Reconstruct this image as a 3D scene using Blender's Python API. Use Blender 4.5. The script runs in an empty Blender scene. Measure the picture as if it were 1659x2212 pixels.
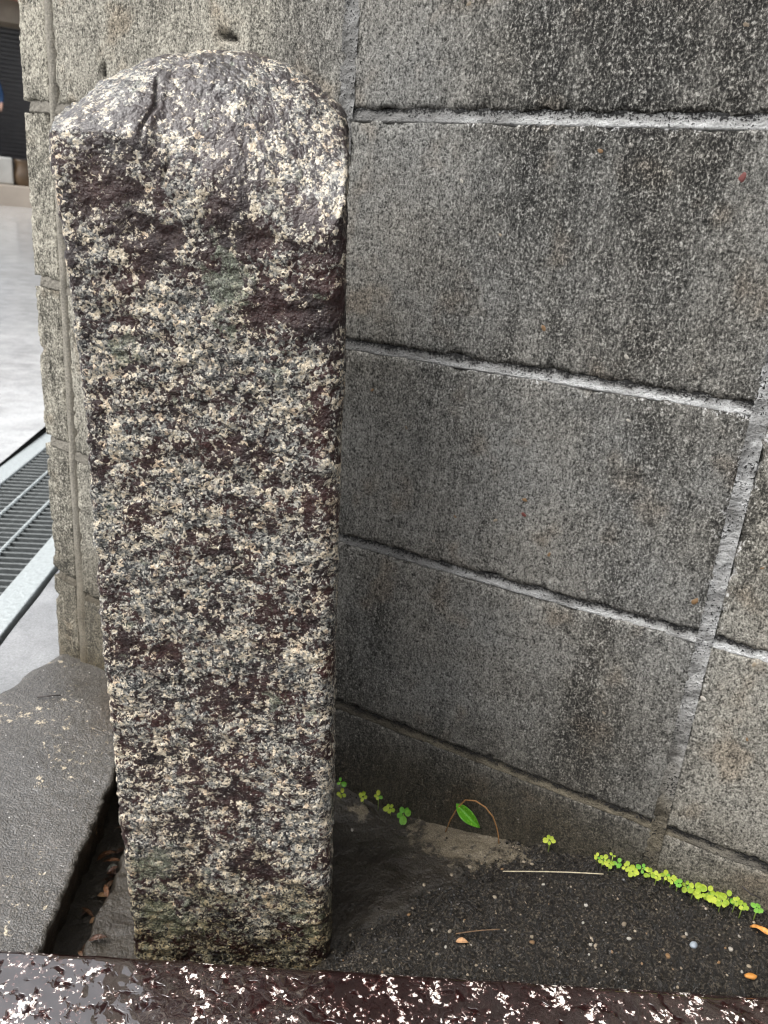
import bpy, bmesh, math, random
import numpy as np
from mathutils import Vector, Matrix
rng = np.random.default_rng(7); random.seed(7)
sc = bpy.context.scene
COL = sc.collection
# ------------------------------------------------------------------ camera, sky, sun, exposure
CAMP = np.array([0.41236563, -0.6675356, 0.50663132])
cam = bpy.data.cameras.new('camera'); cam_o = bpy.data.objects.new('camera', cam); COL.objects.link(cam_o)
cam_o.location = CAMP
cam_o.rotation_euler = (1.22597011, -0.0818068230, 0.486396854)
cam.sensor_fit = 'VERTICAL'; cam.sensor_height = 36.0; cam.lens = 1702.35 / 2212 * 36
cam.clip_start = 0.02; cam.clip_end = 400
cam.dof.use_dof = True; cam.dof.focus_distance = 0.60; cam.dof.aperture_fstop = 13
sc.camera = cam_o

SUN_EL, SUN_AZ = math.radians(58), math.radians(215)
world = bpy.data.worlds.new('World'); sc.world = world; world.use_nodes = True
wn = world.node_tree; wn.nodes.clear()
sky = wn.nodes.new('ShaderNodeTexSky'); sky.sky_type = 'NISHITA'; sky.sun_disc = False
sky.sun_elevation = SUN_EL; sky.sun_rotation = SUN_AZ; sky.air_density = 1.0; sky.dust_density = 6.0; sky.ozone_density = 1.0
hs = wn.nodes.new('ShaderNodeHueSaturation'); hs.inputs['Saturation'].default_value = 0.16
bg = wn.nodes.new('ShaderNodeBackground'); bg.inputs['Strength'].default_value = 0.15
wo = wn.nodes.new('ShaderNodeOutputWorld')
wn.links.new(sky.outputs[0], hs.inputs['Color']); wn.links.new(hs.outputs[0], bg.inputs['Color']); wn.links.new(bg.outputs[0], wo.inputs[0])
sun = bpy.data.lights.new('sun', 'SUN'); sun.energy = 0.7; sun.angle = math.radians(28); sun.color = (1.0, 0.97, 0.93)
sun_o = bpy.data.objects.new('sun', sun); COL.objects.link(sun_o)
sd = Vector((math.sin(SUN_AZ) * math.cos(SUN_EL), math.cos(SUN_AZ) * math.cos(SUN_EL), math.sin(SUN_EL)))
sun_o.rotation_euler = sd.to_track_quat('Z', 'Y').to_euler(); sun_o.location = (0, 0, 5)
sc.view_settings.view_transform = 'Standard'; sc.view_settings.look = 'None'
sc.view_settings.exposure = 1.0; sc.view_settings.gamma = 1.0
sc.cycles.max_bounces = 4; sc.cycles.diffuse_bounces = 3; sc.cycles.glossy_bounces = 2; sc.cycles.caustics_reflective = False; sc.cycles.caustics_refractive = False
sc.cycles.use_denoising = True; sc.cycles.use_adaptive_sampling = True; sc.cycles.adaptive_threshold = 0.025; sc.cycles.adaptive_min_samples = 24; sc.cycles.filter_width = 1.15
# ------------------------------------------------------------------ frames and helpers
H = np.array([-0.44130728, 0.89735605]); Rr = np.array([0.89735605, 0.44130728])   # site axes: away from viewer, to the right
SITE_ANG = math.atan2(Rr[1], Rr[0])
def W(rho, eta, z):
    rho = np.asarray(rho, float); eta = np.asarray(eta, float)
    x = CAMP[0] + rho * Rr[0] + eta * H[0]; y = CAMP[1] + rho * Rr[1] + eta * H[1]
    return np.stack(np.broadcast_arrays(x, y, np.asarray(z, float)), -1)
def site(x, y):
    dx = np.asarray(x, float) - CAMP[0]; dy = np.asarray(y, float) - CAMP[1]
    return dx * Rr[0] + dy * Rr[1], dx * H[0] + dy * H[1]

_perm = np.random.default_rng(3).permutation(256); _perm = np.concatenate([_perm, _perm, _perm])
_grad = np.random.default_rng(4).normal(size=(256, 3)); _grad /= np.linalg.norm(_grad, axis=1)[:, None]
def perlin(P):
    P = np.asarray(P, float); I = np.floor(P).astype(np.int64); F = P - I; I &= 255
    U = F * F * F * (F * (F * 6 - 15) + 10); out = 0
    for i in (0, 1):
        for j in (0, 1):
            for k in (0, 1):
                h = _perm[_perm[_perm[I[..., 0] + i] + I[..., 1] + j] + I[..., 2] + k] & 255
                g = _grad[h]
                d = g[..., 0] * (F[..., 0] - i) + g[..., 1] * (F[..., 1] - j) + g[..., 2] * (F[..., 2] - k)
                w = (U[..., 0] if i else 1 - U[..., 0]) * (U[..., 1] if j else 1 - U[..., 1]) * (U[..., 2] if k else 1 - U[..., 2])
                out = out + d * w
    return out * 1.6
def fbm(P, octv=4, rough=0.5, lac=2.03):
    a, s, o = 1.0, 1.0, 0
    for i in range(octv):
        o = o + a * perlin(np.asarray(P) * s + i * 17.3); a *= rough; s *= lac
    return o
def sstep(a, b, x):
    t = np.clip((np.asarray(x, float) - a) / (b - a), 0, 1); return t * t * (3 - 2 * t)

def mesh_np(name, verts, faces, smooth=True):
    verts = np.asarray(verts, np.float32); faces = np.asarray(faces, np.int32)
    me = bpy.data.meshes.new(name); n, k = faces.shape
    me.vertices.add(len(verts)); me.vertices.foreach_set('co', verts.ravel())
    me.loops.add(n * k); me.loops.foreach_set('vertex_index', faces.ravel())
    me.polygons.add(n); me.polygons.foreach_set('loop_start', np.arange(0, n * k, k, dtype=np.int32))
    me.polygons.foreach_set('use_smooth', np.full(n, smooth))
    me.update(calc_edges=True); me.validate()
    return me
def attr(me, name, vals):
    a = me.attributes.new(name, 'FLOAT', 'POINT'); a.data.foreach_set('value', np.asarray(vals, np.float32))
def normals(me):
    o = np.empty(len(me.vertices) * 3, np.float32); me.vertex_normals.foreach_get('vector', o); return o.reshape(-1, 3)
def coords(me):
    o = np.empty(len(me.vertices) * 3, np.float32); me.vertices.foreach_get('co', o); return o.reshape(-1, 3).astype(float)
def setco(me, co):
    me.vertices.foreach_set('co', np.asarray(co, np.float32).ravel()); me.update()
def obj(name, me, mat=None, parent=None, loc=None, rot=None, **props):
    o = bpy.data.objects.new(name, me); COL.objects.link(o)
    if mat is not None and me is not None and not me.materials: me.materials.append(mat)
    if parent is not None: o.parent = parent
    if loc is not None: o.location = loc
    if rot is not None: o.rotation_euler = rot
    for k, v in props.items(): o[k] = v
    return o
def empty(name, loc=(0, 0, 0), rot=(0, 0, 0), **props):
    o = bpy.data.objects.new(name, None); COL.objects.link(o); o.location = loc; o.rotation_euler = rot
    o.empty_display_size = 0.05
    for k, v in props.items(): o[k] = v
    return o
def grid_faces(nu, nv):
    i, j = np.meshgrid(np.arange(nu - 1), np.arange(nv - 1), indexing='ij'); a = i * nv + j
    return np.stack([a, a + nv, a + nv + 1, a + 1], -1).reshape(-1, 4)
def box_me(name, x0, x1, y0, y1, z0, z1, bevel=0.0, segs=2):
    bm = bmesh.new(); bmesh.ops.create_cube(bm, size=1)
    for v in bm.verts:
        v.co = ((x0 + x1) / 2 + v.co.x * (x1 - x0), (y0 + y1) / 2 + v.co.y * (y1 - y0), (z0 + z1) / 2 + v.co.z * (z1 - z0))
    if bevel: bmesh.ops.bevel(bm, geom=bm.edges[:], offset=bevel, segments=segs, affect='EDGES', profile=0.5)
    me = bpy.data.meshes.new(name); bm.to_mesh(me); bm.free(); return me
def tube_me(name, pts, rad, n=6, closed_ends=True):
    pts = [Vector(p) for p in pts]; V = []; F = []
    for i, p in enumerate(pts):
        t = (pts[min(i + 1, len(pts) - 1)] - pts[max(i - 1, 0)]).normalized()
        a = t.orthogonal().normalized(); b = t.cross(a)
        if i and a.dot(pa) < 0: a = -a; b = -b
        if i:
            a = (pa - t * pa.dot(t)).normalized(); b = t.cross(a)
        pa = a; r_ = rad[i] if hasattr(rad, '__len__') else rad
        for k in range(n):
            an = 2 * math.pi * k / n; V.append(p + a * math.cos(an) * r_ + b * math.sin(an) * r_)
    for i in range(len(pts) - 1):
        for k in range(n): F.append((i * n + k, i * n + (k + 1) % n, (i + 1) * n + (k + 1) % n, (i + 1) * n + k))
    F.append(tuple(range(n))[::-1]); F.append(tuple(range((len(pts) - 1) * n, len(pts) * n)))
    me = bpy.data.meshes.new(name); me.from_pydata([tuple(v) for v in V], [], F)
    me.polygons.foreach_set('use_smooth', [True] * len(F)); me.update(); return me

# ------------------------------------------------------------------ material toolkit
class Mat:
    def __init__(s, name):
        s.m = bpy.data.materials.new(name); s.m.use_nodes = True; s.t = s.m.node_tree; s.t.nodes.clear()
        s.out = s.t.nodes.new('ShaderNodeOutputMaterial'); s.b = s.t.nodes.new('ShaderNodeBsdfPrincipled')
        s.t.links.new(s.b.outputs[0], s.out.inputs[0])
    def put(s, sock, v):
        if isinstance(v, bpy.types.NodeSocket): s.t.links.new(v, sock)
        elif v is not None:
            if sock.type == 'RGBA' and not hasattr(v, '__len__'): v = (v, v, v, 1)
            if sock.type == 'RGBA' and len(v) == 3: v = (*v, 1)
            sock.default_value = v
    def node(s, t, ins={}, **pr):
        n = s.t.nodes.new(t)
        for k, v in pr.items(): setattr(n, k, v)
        for k, v in ins.items(): s.put(n.inputs[k], v)
        return n
    def pos(s): return s.node('ShaderNodeNewGeometry').outputs['Position']
    def oco(s): return s.node('ShaderNodeTexCoord').outputs['Object']
    def rnd(s): return s.node('ShaderNodeObjectInfo').outputs['Random']
    def at(s, name): return s.node('ShaderNodeAttribute', attribute_name=name).outputs['Fac']
    def math(s, op, a, b=0.0, c=0.0, clamp=False):
        n = s.node('ShaderNodeMath', operation=op, use_clamp=clamp); s.put(n.inputs[0], a); s.put(n.inputs[1], b); s.put(n.inputs[2], c); return n.outputs[0]
    def add(s, a, b): return s.math('ADD', a, b)
    def sub(s, a, b): return s.math('SUBTRACT', a, b)
    def mul(s, a, b): return s.math('MULTIPLY', a, b)
    def mad(s, a, b, c): return s.math('MULTIPLY_ADD', a, b, c)
    def noise(s, vec, scale, detail=3, rough=0.55, dist=0.0, col=False):
        n = s.node('ShaderNodeTexNoise', {'Vector': vec, 'Scale': scale, 'Detail': detail, 'Roughness': rough, 'Distortion': dist})
        return n.outputs['Color'] if col else n.outputs['Fac']
    def vor(s, vec, scale, feature='F1', rand=1.0):
        n = s.node('ShaderNodeTexVoronoi', {'Vector': vec, 'Scale': scale, 'Randomness': rand}, feature=feature); return n
    def map(s, vec, scale=(1, 1, 1), loc=(0, 0, 0), rot=(0, 0, 0)):
        return s.node('ShaderNodeMapping', {'Vector': vec, 'Scale': scale, 'Location': loc, 'Rotation': rot}).outputs[0]
    def ss(s, x, a, b):
        n = s.node('ShaderNodeMapRange', {'Value': x, 'From Min': a, 'From Max': b}, interpolation_type='SMOOTHSTEP'); return n.outputs[0]
    def mr(s, x, a, b, c, d):
        n = s.node('ShaderNodeMapRange', {'Value': x, 'From Min': a, 'From Max': b, 'To Min': c, 'To Max': d}); return n.outputs[0]
    def mix(s, f, a, b, mode='MIX'):
        n = s.node('ShaderNodeMix', data_type='RGBA', blend_type=mode); s.put(n.inputs[0], f); s.put(n.inputs[6], a); s.put(n.inputs[7], b); return n.outputs[2]
    def ramp(s, f, stops, interp='LINEAR'):
        n = s.node('ShaderNodeValToRGB', {'Fac': f}); r = n.color_ramp; r.interpolation = interp
        while len(r.elements) < len(stops): r.elements.new(0.5)
        for e, (p, c) in zip(r.elements, stops):
            e.position = p; e.color = (*c, 1) if hasattr(c, '__len__') else (c, c, c, 1)
        return n.outputs[0]
    def xyz(s, v):
        return s.node('ShaderNodeSeparateXYZ', {0: v}).outputs
    def bump(s, h, dist, strength=1.0, normal=None):
        n = s.node('ShaderNodeBump', {'Height': h, 'Distance': dist, 'Strength': strength})
        if normal is not None: s.put(n.inputs['Normal'], normal)
        return n.outputs[0]
    def warp(s, vec, scale, amt):
        c = s.noise(vec, scale, 2, col=True)
        v = s.node('ShaderNodeVectorMath', {0: c, 1: (0.5, 0.5, 0.5)}, operation='SUBTRACT').outputs[0]
        v = s.node('ShaderNodeVectorMath', {0: v, 3: amt}, operation='SCALE').outputs[0]
        return s.node('ShaderNodeVectorMath', {0: vec, 1: v}, operation='ADD').outputs[0]
    def done(s, color=None, rough=None, normal=None, **kw):
        s.put(s.b.inputs['Base Color'], color); s.put(s.b.inputs['Roughness'], rough)
        if normal is not None: s.put(s.b.inputs['Normal'], normal)
        for k, v in kw.items(): s.put(s.b.inputs[k.replace('_', ' ')], v)
        return s.m
def plain(name, color, rough=0.6, var=0.25, scale=40, **kw):
    m = Mat(name); n = m.noise(m.oco(), scale, 4)
    c = m.mix(m.mr(n, 0.3, 0.7, 0, 1), tuple(x * (1 - var) for x in color), tuple(min(1, x * (1 + var)) for x in color))
    return m.done(c, rough, m.bump(n, 0.002), **kw)

def granite_mat():
    m = Mat('granite_wet_speckled'); P = m.oco(); Q = m.warp(P, 330, 0.0032)
    va = m.vor(Q, 440); vb = m.vor(Q, 185)
    r1 = m.xyz(va.outputs['Color'])[0]; r2 = m.xyz(vb.outputs['Color'])[1]; r3 = m.xyz(vb.outputs['Color'])[0]
    fine = m.noise(P, 1000, 3, .7)
    q = m.add(m.add(m.mul(r1, 0.42), m.mul(r3, 0.40)), m.add(m.at('cluster'), m.mad(fine, .62, -.29)))
    base = m.ramp(q, [(0.0, (.006, .006, .007)), (.19, (.010, .010, .011)), (.26, (.060, .060, .060)), (.40, (.155, .158, .148)), (.56, (.31, .30, .265)), (.70, (.56, .485, .365)), (1.0, (.80, .68, .51))])
    base = m.mix(0.6, base, m.ramp(fine, [(.25, .45), (.7, 1.15)]), 'MULTIPLY')
    vs = m.vor(Q, 700); blk = m.ss(m.add(m.xyz(vs.outputs['Color'])[0], m.mad(fine, .4, -.2)), .72, .86); wht = m.ss(m.add(m.xyz(vs.outputs['Color'])[1], m.mad(fine, .4, -.2)), .76, .92)
    base = m.mix(m.mul(wht, .55), base, (.66, .62, .54)); base = m.mix(m.mul(blk, .93), base, (.006, .006, .008))
    tint = m.mix(m.mul(m.ss(r2, .80, .95), .5), base, m.mix(1.0, base, (1.0, .80, .68), 'MULTIPLY'))
    wet = m.at('wet')
    # dark maroon film lying between the pale grains
    k = m.sub(m.add(m.at('film'), m.mul(m.sub(0.50, q), 0.80)), m.mul(wht, m.mr(wet, 0, 1, .12, .18)))
    mask = m.mul(m.ss(k, -.09, .09), .96)
    mar = m.mix(m.mul(fine, m.at('filmtone')), (.009, .0028, .003), (.060, .018, .014))
    col = m.mix(mask, tint, mar)
    lich = m.ss(m.add(m.at('lichen'), m.mad(fine, .5, -.25)), .30, .60)
    col = m.mix(m.mul(lich, m.mr(r1, 0, 1, .25, .8)), col, m.mix(m.ss(fine, .38, .62), (.035, .045, .03), (.27, .30, .22)))
    col = m.mix(m.at('damp'), col, m.mix(1.0, col, (.42, .39, .29), 'MULTIPLY'))
    h = m.add(m.mul(va.outputs['Distance'], -1.0), m.mul(fine, .8))
    n1 = m.bump(h, .0014, .75)
    rough = m.mix(mask, .48, .30)
    return m.done(col, rough, n1, Coat_Weight=m.mr(wet, 0, 1, .0, .75), Coat_Roughness=.30, Coat_Normal=m.bump(h, .0007, .6), Coat_IOR=1.55, Specular_IOR_Level=.35)

def kerb_mat():
    m = Mat('granite_kerb_wet_maroon'); P = m.oco(); Q = m.warp(P, 150, .006)
    va = m.vor(Q, 330); r1 = m.xyz(va.outputs['Color'])[0]
    big = m.noise(m.warp(P, 70, .016), 66, 5, .70)
    q = m.add(m.mul(r1, .22), big)
    q = m.add(q, m.mad(m.noise(P, 14, 2), .22, -.11)); q = m.add(q, m.mad(m.noise(P, 420, 2), .16, -.08)); white = m.ss(q, .722, .785); pink = m.ss(q, .66, .76)
    mar = m.mix(m.noise(P, 90, 4), (.006, .0028, .0028), (.024, .0085, .008))
    col = m.mix(m.mul(pink, .55), mar, (.20, .085, .075)); col = m.mix(white, col, m.mix(r1, (.55, .50, .44), (.86, .83, .77)))
    col = m.mix(.8, col, m.ramp(m.noise(P, 1300, 2), [(.2, .5), (.7, 1.15)]), 'MULTIPLY')
    h = m.add(m.mul(big, 1.0), m.mul(m.noise(P, 400, 2), .12)); n1 = m.bump(h, .0012, .7)
    film = m.ss(m.noise(m.map(m.warp(P, 45, .03), (1, 1.5, 1)), 75, 2, .45),   .30, .46)
    n2 = m.bump(film, .0004, 1.0)
    return m.done(col, m.mix(white, .22, .6), n1, Coat_Weight=m.mul(film, m.mr(white, 0, 1, 1, .15)), Coat_Roughness=.03, Coat_Normal=n2, Coat_IOR=2.6, Specular_IOR_Level=.12)

def block_mat():
    m = Mat('concrete_block_stained'); P = m.pos(); X, Y, Z = m.xyz(P)
    g = m.mad(m.sub(m.add(m.mul(m.noise(m.map(m.warp(P, 300, .003), (1, 1, .72)), 560, 3, .68), .70), m.mul(m.noise(m.map(P, (1, 1, .5)), 210, 3, .6), .30)), .5), 1.45, .5)
    S = m.at('stain'); damp = m.at('damp')
    light = m.mix(m.at('warm'), (.140, .1385, .130), (.162, .153, .134))
    light = m.mix(m.at('left'), light, (.255, .240, .200))
    # sand grains and pits: a wide spread of tones; black mould deepens the pits where the wall is stained
    v1 = m.ramp(g, [(.22, .03), (.36, .14), (.45, .40), (.54, .60), (.64, .88), (.78, 1.0)]); v2 = m.ramp(g, [(.30, .02), (.44, .055), (.53, .19), (.60, .48), (.69, .92), (.78, 1.0)])
    vv = m.mix(S, v1, v2); col = m.mix(1.0, light, vv, 'MULTIPLY'); col = m.mix(1.0, col, (2.55, 2.55, 2.55), 'MULTIPLY')
    pale = m.mul(m.ss(g, .58, .72), m.mul(S, .6)); col = m.mix(pale, col, (.46, .445, .41))
    col = m.mix(m.at('rust'), col, m.mix(1.0, col, (1.0, .74, .50), 'MULTIPLY'))
    col = m.mix(damp, col, m.mix(1.0, col, (.27, .23, .16), 'MULTIPLY'))
    col = m.mix(m.mul(m.ss(m.add(m.at('lime'), m.mad(g, 1.6, -.8)), .28, .62), .85), col, m.ramp(g, [(.3, .08), (.5, .33), (.7, .60)]))
    col = m.mix(m.at('hole'), col, (.010, .009, .008))
    nrm = m.bump(g, .0030, .8)
    return m.done(col, m.mix(damp, .85, .5), nrm, Specular_IOR_Level=m.mr(damp, 0, 1, .22, .42))

def mortar_mat():
    m = Mat('lime_whitened_mortar'); P = m.pos(); X, Y, Z = m.xyz(P)
    g = m.noise(P, 480, 3, .65)
    col = m.mix(m.at('white'), (.115, .112, .105), (.56, .565, .56))
    col = m.mix(.7, col, m.ramp(g, [(.3, .45), (.5, .95), (.7, 1.35)]), 'MULTIPLY')
    col = m.mix(m.ss(m.add(g, m.at('speck_shade')), .60, .66), col, (.012, .012, .012))  # dark specks, plus the shade painted into the top of the bed joints
    col = m.mix(m.at('damp'), col, m.mix(1.0, col, (.30, .255, .18), 'MULTIPLY'))
    return m.done(col, .8, m.bump(g, .0040, .85))

def soil_mat():
    m = Mat('dark_wet_grit_and_mortar'); P = m.pos()
    g = m.noise(P, 420, 5, .68); v = m.vor(m.warp(P, 200, .004), 260); vr = m.xyz(v.outputs['Color'])[0]
    soil = m.ramp(g, [(.32, (.003, .0028, .0025)), (.50, (.015, .0122, .0088)), (.60, (.050, .041, .030)), (.72, (.16, .135, .10))])
    soil = m.mix(m.mul(m.ss(vr, .86, .95), m.ss(g, .45, .6)), soil, (.075, .064, .048))
    ap = m.at('apron'); pl = m.at('pale')
    fine = m.noise(P, 900, 4, .65)
    apc = m.ramp(fine, [(.3, (.011, .009, .0068)), (.55, (.040, .033, .0245)), (.72, (.125, .106, .080))])
    apc = m.mix(m.ss(m.noise(P, 30, 4), .45, .7), apc, m.mix(1, apc, (.55, .5, .45), 'MULTIPLY'))
    col = m.mix(ap, soil, apc)
    pcol = m.ramp(fine, [(.3, (.045, .036, .022)), (.5, (.18, .148, .10)), (.7, (.42, .36, .26))])
    pk = m.mul(m.ss(m.add(pl, m.mad(m.noise(P, 85, 4, .7), 2.0, -1.0)), .48, .80), .8)
    col = m.mix(pk, col, pcol)
    h = m.add(m.mul(g, 1.0), m.mul(m.math('MINIMUM', v.outputs['Distance'], .8), -.5))
    nA = m.bump(h, m.mr(ap, 0, 1, .0048, .0015), .9)
    return m.done(col, m.mix(ap, .27, .40), nA, Specular_IOR_Level=.6)

def slab_mat():
    m = Mat('wet_grey_concrete_slab'); P = m.pos()
    g = m.mad(m.sub(m.noise(P, 480, 2, .6), .5), 1.5, .5); c = m.noise(P, 14, 4)
    col = m.mix(c, (.040, .036, .031), (.085, .076, .065))
    col = m.mix(.9, col, m.ramp(g, [(.25, .25), (.5, .85), (.75, 2.0)]), 'MULTIPLY')
    sp = m.ss(m.add(m.noise(m.warp(P, 80, .01), 120, 5, .72), m.mad(m.noise(P, 12, 2), .5, -.25)), .64, .70)
    col = m.mix(sp, col, m.mix(m.noise(P, 400, 2), (.36, .29, .19), (.62, .54, .40)))
    tiny = m.vor(P, 150); t = m.mul(m.ss(tiny.outputs['Distance'], .16, .08), m.ss(m.xyz(tiny.outputs['Color'])[0], .86, .9))
    col = m.mix(t, col, (.62, .60, .56))
    br = m.ss(m.add(m.noise(P, 11, 4), m.at('brown')), .62, 1.05); col = m.mix(br, col, m.mix(1, col, (.72, .55, .38), 'MULTIPLY'))
    hh = m.add(g, m.mul(m.noise(P, 900, 2), .6)); n1 = m.bump(hh, .0016, .8)
    return m.done(col, .46, n1, Coat_Weight=.8, Coat_IOR=1.8, Coat_Roughness=.22, Coat_Normal=m.bump(hh, .0008, .6), Specular_IOR_Level=.4)

def street_mat(name, c0, c1, rough, scale=60, coat=.8):
    m = Mat(name); P = m.pos()
    g = m.noise(P, scale * 6, 4, .65); c = m.noise(P, 3.2, 4); b = m.noise(P, scale, 4, .6)
    col = m.mix(c, c0, c1); col = m.mix(.7, col, m.ramp(g, [(.3, .55), (.7, 1.35)]), 'MULTIPLY'); col = m.mix(.6, col, m.ramp(m.noise(P, 11, 5, .65), [(.32, .5), (.6, 1.1)]), 'MULTIPLY')
    bub = m.vor(m.warp(P, 20, .03), 38); ring = m.ss(bub.outputs['Distance'], .25, .12)
    col = m.mix(m.mul(ring, .35), col, m.mix(1, col, (.6, .62, .64), 'MULTIPLY'))
    return m.done(col, rough, m.bump(m.add(g, b), .0014, .5), Coat_Weight=coat, Coat_Roughness=.10, Coat_Normal=m.bump(m.add(b, m.mul(m.noise(P, 9, 3), 3)), .0016, .5))

def leaf_mat(name, c0, c1, rough=.35):
    m = Mat(name); P = m.oco(); n = m.noise(P, 500, 3)
    r = m.rnd(); col = m.mix(m.math('FRACT', m.add(m.mul(n, .5), r)), c0, c1)
    tr = m.node('ShaderNodeBsdfTranslucent', {'Color': col})
    mx = m.node('ShaderNodeMixShader', {0: .35}); m.done(col, rough, m.bump(n, .0006, .5), Specular_IOR_Level=.5)
    m.t.links.new(m.b.outputs[0], mx.inputs[1]); m.t.links.new(tr.outputs[0], mx.inputs[2]); m.t.links.new(mx.outputs[0], m.out.inputs[0])
    return m.m
def stone_mat(name, c0, c1, rough=.4):
    m = Mat(name); P = m.oco(); n = m.noise(P, 600, 4); col = m.mix(m.rnd(), c0, c1)
    col = m.mix(.7, col, m.ramp(n, [(.3, .6), (.7, 1.25)]), 'MULTIPLY')
    return m.done(col, rough, m.bump(n, .0006, .6))

def cement_mat():
    m = Mat('cement_bead_beige'); P = m.pos(); g = m.noise(P, 480, 3, .65)
    col = m.mix(m.at('white'), (.15, .138, .115), (.31, .288, .24)); col = m.mix(.75, col, m.ramp(g, [(.3, .45), (.5, .95), (.7, 1.4)]), 'MULTIPLY')
    col = m.mix(m.at('damp'), col, m.mix(1.0, col, (.36, .31, .22), 'MULTIPLY'))
    return m.done(col, .8, m.bump(g, .0022, .7))
CEMENT = cement_mat()
GRAN = granite_mat(); KERB = kerb_mat(); BLOCK = block_mat(); MORTAR = mortar_mat(); SOIL = soil_mat(); SLAB = slab_mat()
GUTTER = street_mat('wet_gutter_concrete', (.22, .225, .23), (.34, .345, .35), .30, 60)
STREET = street_mat('wet_street', (.38, .385, .385), (.54, .545, .54), .35, 40, .9)
STEEL = plain('galvanised_steel', (.50, .54, .54), .42, .12, 120, Metallic=.55)
STEEL2 = plain('galvanised_bar', (.11, .12, .12), .5, .2, 120)
DARKC = plain('drain_inside', (.03, .028, .025), .7)
LEAFY = leaf_mat('young_leaf_yellow_green', (.24, .38, .015), (.52, .58, .06)); LEAFG = leaf_mat('leaf_fresh_green', (.10, .34, .016), (.24, .50, .06))
STEMM = plain('stem_pale_green', (.25, .35, .06), .5)
PEB = stone_mat('pebble_pale', (.36, .30, .22), (.15, .115, .075)); PEBW = stone_mat('pebble_white', (.46, .43, .38), (.28, .25, .21))
PEBT = stone_mat('pebble_tan', (.22, .115, .040), (.20, .125, .065)); PEBR = stone_mat('pebble_red', (.13, .038, .028), (.15, .035, .03))
GRIT = stone_mat('grit_dark', (.016, .015, .014), (.05, .047, .042), .38)

# ------------------------------------------------------------------ terrain heights
ZWX = [-.7, -.3, -.05, 0, .055, .12, .157, .215, .277, .355, .406, .503, .70, 1.3]
ZWZ = [-.16, -.155, -.135, -.115, -.104, -.112, -.106, -.094, -.080, -.060, -.049, -.043, -.03, -.0]
KERB_E1 = .506
def slab_edge(eta): return np.interp(eta, [.30, .505, .7259, .95, 1.02], [-.252, -.2655, -.277, -.296, -.30])
def kerb_z(rho): return -.0900 + .034 * rho
def ground_z(x, y, detail=True):
    x = np.asarray(x, float); y = np.asarray(y, float); rho, eta = site(x, y)
    zw = np.interp(x, ZWX, ZWZ)
    zk = kerb_z(rho) - .012 - .050 * np.exp(-((rho + .11) / .11) ** 2)
    d = np.maximum(eta - KERB_E1, 0); a = np.maximum(-y, 0); t = a / (a + d + 1e-6)
    t = t ** .85
    z = zw * (1 - t) + zk * t
    left = sstep(-.165, -.215, rho); z = z * (1 - left) + (-.137) * left
    P0 = np.stack([eta * 40, rho * 40, eta * 0], -1); cr = sstep(.030, .020, rho - slab_edge(eta) + .006 * fbm(P0, 3)) * sstep(-.16, -.2, rho); z = z - .036 * cr
    z = np.where(eta < KERB_E1 + .004, np.minimum(z, kerb_z(rho) - .012), z)
    if detail:
        P = np.stack([x, y, x * 0], -1)
        ap = apron_mask(x, y)
        rough = fbm(P * 55, 4, .6)
        z = z + rough * (.0060 * (1 - ap) + .0013 * ap) + .0022 * fbm(P * 16 + 5, 2) * (1 - .4 * ap) + .0016 * (1 - ap) * fbm(P * 190 + 9, 2)
    return z
def apron_mask(x, y):
    x = np.asarray(x, float); y = np.asarray(y, float)
    P = np.stack([x, y, x * 0], -1); n = fbm(P * 22 + 3, 3)
    edge = .262 + .55 * y + .02 * n           # the smooth mortar skirt ends in a ragged line running from the wall towards the kerb
    return sstep(edge + .012, edge - .012, x)

# ------------------------------------------------------------------ setting: ground sheets
me = box_me('ground', -60, 60, -60, 60, -.8, -.62); obj('ground', me, plain('earth_far', (.06, .055, .05), .9), kind='structure')
xs = np.arange(-.36, .80, .0021); ys = np.arange(-.46, .0125, .0021)
GX, GY = np.meshgrid(xs, ys, indexing='ij'); GZ = ground_z(GX, GY)
me = mesh_np('soil', np.stack([GX, GY, GZ], -1).reshape(-1, 3), grid_faces(len(xs), len(ys)))
ap = apron_mask(GX, GY).ravel(); attr(me, 'apron', ap)
ex = (.150 + (.015 - GY) * 0); pale = np.exp(-((GX - .215) / .085) ** 2) * sstep(-.085, -.012, GY) * sstep(.13, .165, GX)
pale = np.maximum(pale, .9 * np.exp(-((GX - .095) / .022) ** 2 - ((GY + .018) / .014) ** 2)); attr(me, 'pale', pale.ravel())
obj('ground', me, SOIL, kind='structure', label='dark wet grit and mortar skirt between block wall and kerb')
# pavement in front of the kerb, out of the picture
me = mesh_np('pavement', [W(-4, -4, -.22), W(4, -4, -.22), W(4, .40, -.22), W(-4, .40, -.22)], [(0, 1, 2, 3)])
obj('pavement', me, SLAB, kind='structure')

# drain frame
GN = np.array([-.635, .086]); GG = np.array([-.53, .848]); GG /= np.linalg.norm(GG); GP = np.array([-GG[1], GG[0]])   # GP points to the street
def D(n, s, z): return np.array([GN[0] + GP[0] * n + GG[0] * s, GN[1] + GP[1] * n + GG[1] * s, z])
UP = np.array([-.78, .62]); UP /= np.linalg.norm(UP)
def street_z(x, y):
    s = (np.asarray(x) - D(.25, .3, 0)[0]) * UP[0] + (np.asarray(y) - D(.25, .3, 0)[1]) * UP[1]
    return -.104 + .0290 * np.maximum(s, 0)
ns = np.concatenate([np.linspace(.2505, 3, 60), np.linspace(3.2, 40, 60)]); ss_ = np.concatenate([np.linspace(-30, -1, 30), np.linspace(-.9, 5, 80), np.linspace(5.3, 60, 50)])
NN, SSS = np.meshgrid(ns, ss_, indexing='ij'); SX = GN[0] + GP[0] * NN + GG[0] * SSS; SY = GN[1] + GP[1] * NN + GG[1] * SSS
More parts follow.
